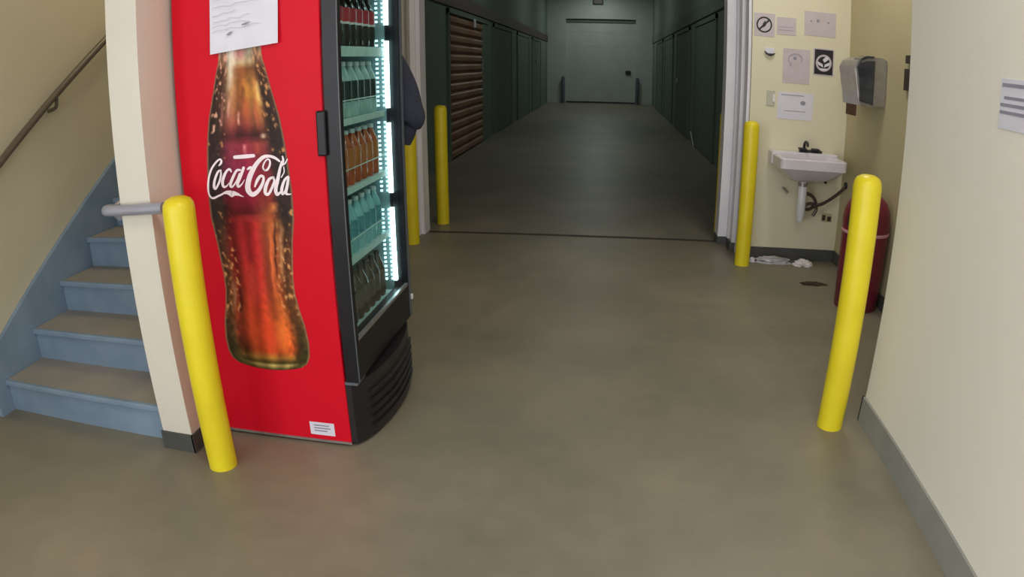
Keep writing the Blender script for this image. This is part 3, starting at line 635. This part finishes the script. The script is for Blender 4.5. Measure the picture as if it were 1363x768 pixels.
build('socket', boxes(((1.797, YW-0.012, 0.35), (1.825, YW-0.005, 0.395)), ((1.842, YW-0.012, 0.345), (1.875, YW-0.005, 0.385))), M['hose'], ol)

# ------------------------------------------------------------------ alcove: signs and papers
def disc(bm, cx_, cz, r, y, n=28, r_in=0.0, sx=1.0):
    o = [bm.verts.new((cx_+sx*r*math.cos(2*math.pi*i/n), y, cz+r*math.sin(2*math.pi*i/n))) for i in range(n)]
    if r_in:
        q = [bm.verts.new((cx_+sx*r_in*math.cos(2*math.pi*i/n), y, cz+r_in*math.sin(2*math.pi*i/n))) for i in range(n)]
        for i in range(n): bm.faces.new((o[i], o[(i+1) % n], q[(i+1) % n], q[i]))
    else: bm.faces.new(o)
    return bm
def sheet(name, x0, x1, z0, z1, m, label, cat):
    e_ = empty(name, ((x0+x1)/2, YW, z0), label, cat)
    s_ = build('sheet', B((x0, YW-0.003, z0), (x1, YW, z1)), m, e_)
    return e_, s_
YS = YW-0.0045
e_, s_ = sheet('prohibition_sign', 1.132, 1.300, 1.800, 1.985, M['lilac'], 'pale sign with black barred circle on cream wall', 'sign')
bm = disc(bmesh.new(), 1.213, 1.893, 0.064, YS, 32, 0.052); ribbon(bm, [(1.172, 1.853, .007), (1.213, 1.893, .007), (1.254, 1.934, .007)], YS-0.0006, 3)
build('barred_circle', bm, M['darkink'], s_)
bm = bmesh.new(); ribbon(bm, [(1.205, 1.878, .006), (1.213, 1.895, .014), (1.218, 1.91, .008), (1.215, 1.92, .004)], YS-0.001, 4)
build('pictogram', bm, M['darkink'], s_)
e_, s_ = sheet('paper_notice', 1.315, 1.475, 1.825, 1.965, M['lilac'], 'faded blank pale notice beside the barred circle sign', 'paper')
build('faint_lines', boxes(*[((1.33, YS, z), (1.45, YS+0.001, z+0.006)) for z in (1.86, 1.885)]), M['pencil2'], s_, kind='stuff')
e_, s_ = sheet('paper_notice', 1.545, 1.81, 1.840, 2.035, M['lilac'], 'lilac notice with small dark marks, highest on the cream wall', 'paper')
build('printed_dots', disc(disc(disc(bmesh.new(), 1.657, 1.962, .013, YS), 1.745, 1.955, .009, YS), 1.60, 1.955, .008, YS), M['pencil'], s_, kind='stuff')
e_, s_ = sheet('paper_notice', 1.375, 1.600, 1.445, 1.720, M['lilac'], 'lilac poster with faint arched drawing between hook and black emblem sign', 'paper')
bm = bmesh.new(); ribbon(bm, [(1.425, 1.61, .006), (1.42, 1.65, .006), (1.455, 1.675, .008), (1.50, 1.675, .008), (1.53, 1.65, .006), (1.528, 1.62, .005)], YS, 4)
ribbon(bm, [(1.44, 1.60, .010), (1.437, 1.585, .008)], YS, 2)
build('faint_drawing', bm, M['pencil2'], s_, kind='stuff')
build('printed_dots', disc(bmesh.new(), 1.472, 1.645, .014, YS-0.0005), M['pencil'], s_, kind='stuff')
e_, s_ = sheet('paper_notice', 1.345, 1.640, 1.155, 1.372, M['paper'], 'white paper with one dark smudge, just above the sink faucet', 'paper')
build('printed_dots', disc(bmesh.new(), 1.555, 1.292, .017, YS, 16, 0, 1.3), M['pencil'], s_, kind='stuff')
build('faint_lines', boxes(((1.37, YS, 1.345), (1.56, YS+0.001, 1.353)), ((1.40, YS, 1.22), (1.58, YS+0.001, 1.226))), M['pencil2'], s_, kind='stuff')
em = empty('emblem_sign', (1.715, YW, 1.54), 'black sign with round grey winged emblem beside the towel dispenser', 'sign')
build('border', B((1.627, YW-0.003, 1.527), (1.803, YW, 1.745)), M['lilac'], em)
p_ = build('plate', B((1.637, YW-0.006, 1.537), (1.793, YW-0.003, 1.735)), M['darkink'], em)
build('emblem_ring', disc(bmesh.new(), 1.715, 1.628, 0.068, YW-0.0068, 32, 0.052), M['lilac'], p_)
bm = bmesh.new()
for poly in ([(1.660, 1.640), (1.668, 1.612), (1.712, 1.592), (1.706, 1.618)], [(1.770, 1.640), (1.762, 1.612), (1.718, 1.592), (1.724, 1.618)], [(1.705, 1.655), (1.735, 1.685), (1.760, 1.672), (1.745, 1.650), (1.72, 1.632)], [(1.68, 1.585), (1.75, 1.585), (1.74, 1.570), (1.69, 1.570)]):
    bm.faces.new([bm.verts.new((x, YW-0.0075, z)) for x, z in poly])
build('emblem_figure', bm, M['paper'], p_)
hk = empty('wall_hook', (1.262, YW, 1.64), 'tiny dark curved hook under the barred circle sign', 'hook')
build('mount', B((1.225, YW-0.004, 1.66), (1.298, YW, 1.712), 0.002), M['paper'], hk)
build('hook', T([(1.218, YW-0.014, 1.683), (1.240, YW-0.02, 1.662), (1.262, YW-0.022, 1.657), (1.284, YW-0.02, 1.660), (1.303, YW-0.014, 1.670)], [0.004, 0.008, 0.011, 0.008, 0.004], 8, 4), M['darkink'], hk)
sw = empty('light_switch', (1.285, YW, 1.25), 'grey green light switch plate left of the smudged white paper', 'switch')
build('plate', B((1.250, YW-0.008, 1.253), (1.318, YW, 1.374), 0.003), M['ceil'], sw)
build('toggle', B((1.300, YW-0.016, 1.285), (1.316, YW-0.007, 1.345), 0.002), M['white'], sw)

# towel dispenser on the alcove's side wall
td = empty('towel_dispenser', (1.94, 4.76, 1.35), 'grey paper towel dispenser with smoked window on the alcove wall', 'dispenser')
prof = [(1.94, 1.352), (1.94, 1.672), (1.90, 1.688), (1.78, 1.684), (1.715, 1.655), (1.692, 1.605), (1.712, 1.50), (1.735, 1.345), (1.80, 1.335)]
bm = PR(prof, 'y', 4.585, 4.945)
bmesh.ops.bevel(bm, geom=[e2 for e2 in bm.edges if abs(e2.verts[0].co.y-e2.verts[1].co.y) < 1e-5], offset=0.012, segments=2, affect='EDGES')
hs = build('housing', bm, M['chrome'], td, smooth=True)
build('smoked_window', PR([(1.838, 1.660), (1.775, 1.655), (1.722, 1.632), (1.708, 1.598), (1.722, 1.52), (1.738, 1.372), (1.838, 1.352)], 'y', 4.578, 4.60), M['smoke'], td)
build('cap_band', PR([(1.83, 1.692), (1.772, 1.690), (1.73, 1.668), (1.70, 1.60), (1.712, 1.60), (1.74, 1.655), (1.78, 1.675), (1.83, 1.678)], 'y', 4.577, 4.72), M['smoke'], td)
build('towel_tab', B((1.735, 4.66, 1.265), (1.745, 4.86, 1.345), 0.002), M['brownpaper'], td)
fb = empty('framed_board', (1.94, 4.06, 1.48), 'narrow dark board on the alcove wall just past the near wall corner', 'board')
build('board', B((1.915, 3.90, 1.485), (1.94, 4.245, 1.625), 0.003), M['joint'], fb)
build('board_top', B((1.915, 3.90, 1.66), (1.94, 4.235, 1.712), 0.003), M['joint'], fb)

# ------------------------------------------------------------------ red bin
bn = empty('waste_bin', (1.757, 4.30, 0), 'dark red round waste bin with domed lid behind the yellow bollard', 'bin')
C_ = (1.757, 4.30, 0)
build('drum', L([(0.146, 0), (0.152, 0.01), (0.160, 0.30), (0.163, 0.52)], C_, 36), M['bin'], bn, smooth=True)
build('seam_ring', L([(0.165, 0.518), (0.169, 0.524), (0.169, 0.534), (0.165, 0.540)], C_, 36), M['seam'], bn, smooth=True)
ld = build('domed_lid', L([(0.164, 0.540), (0.166, 0.61), (0.158, 0.67), (0.134, 0.725), (0.094, 0.765), (0.045, 0.783), (0.005, 0.787)], C_, 36), M['bin'], bn, smooth=True)
bm = bmesh.new(); gg = []
for j in range(6):
    row = []
    for i in range(9):
        a = R(198+44*i/8); z = 0.575+0.10*j/5; rad = 0.169 if z < 0.61 else 0.169-(z-0.61)*0.13
        row.append(bm.verts.new((C_[0]+rad*math.cos(a), C_[1]+rad*math.sin(a), z)))
    gg.append(row)
for a, b in zip(gg, gg[1:]):
    for i in range(8): bm.faces.new((a[i], a[i+1], b[i+1], b[i]))
build('swing_flap', bm, M['binhole'], ld)

# ------------------------------------------------------------------ litter
tag(build('plastic_wrap', lump((1.375, 5.29, 0.0), 0.15, 0.06, 0.035, 2.0, 0.5), M['plastic'], base=(1.375, 5.29, 0)), 'crumpled grey plastic film on the floor against the dark baseboard', 'litter')
tag(build('scrap_or_glint', lump((1.20, 5.28, 0.0), 0.022, 0.02, 0.03, 5.0, 0.4), M['paper'], base=(1.20, 5.28, 0)), 'tiny white paper ball beside the bollard near the sink', 'litter')
tag(build('scrap_or_glint', lump((1.625, 5.24, 0.0), 0.08, 0.05, 0.04, 9.0, 0.4), M['whiteband'], base=(1.625, 5.24, 0)), 'white crumpled paper on the floor under the sink pipe', 'litter')
tag(build('brown_litter', lump((1.575, 4.75, 0.0), 0.10, 0.045, 0.008, 13.0, 0.5), M['leaf'], base=(1.575, 4.75, 0)), 'flat dark brown scrap on the floor between sink and bin', 'litter')
tag(build('scrap_or_glint', PR([(13.15, 0.02), (13.21, 0.02), (13.75, 0.25), (13.69, 0.25)], 'x', 1.640, 1.655), M['paper'], base=(1.65, 13.4, 0)), 'painted white glint, a slanted strip low on the dark corridor wall', 'litter')  # wall glint modelled as a solid white strip

# ------------------------------------------------------------------ notice on the near wall
nt_ = empty('paper_notice', (1.24, 1.82, 1.42), 'white printed notice with grey lines on the plain cream near wall', 'paper')
s_ = build('sheet', B((1.237, 1.70, 1.418), (1.24, 1.955, 1.573)), M['paper'], nt_)
bm = bmesh.new()
for z, h_, ya in ((1.548, .011, 1.945), (1.510, .009, 1.93), (1.487, .010, 1.95), (1.464, .010, 1.95)):
    box(bm, (1.2355, 1.715, z), (1.2372, ya, z+h_))
build('printed_lines', bm, M['pencil'], s_, kind='stuff')
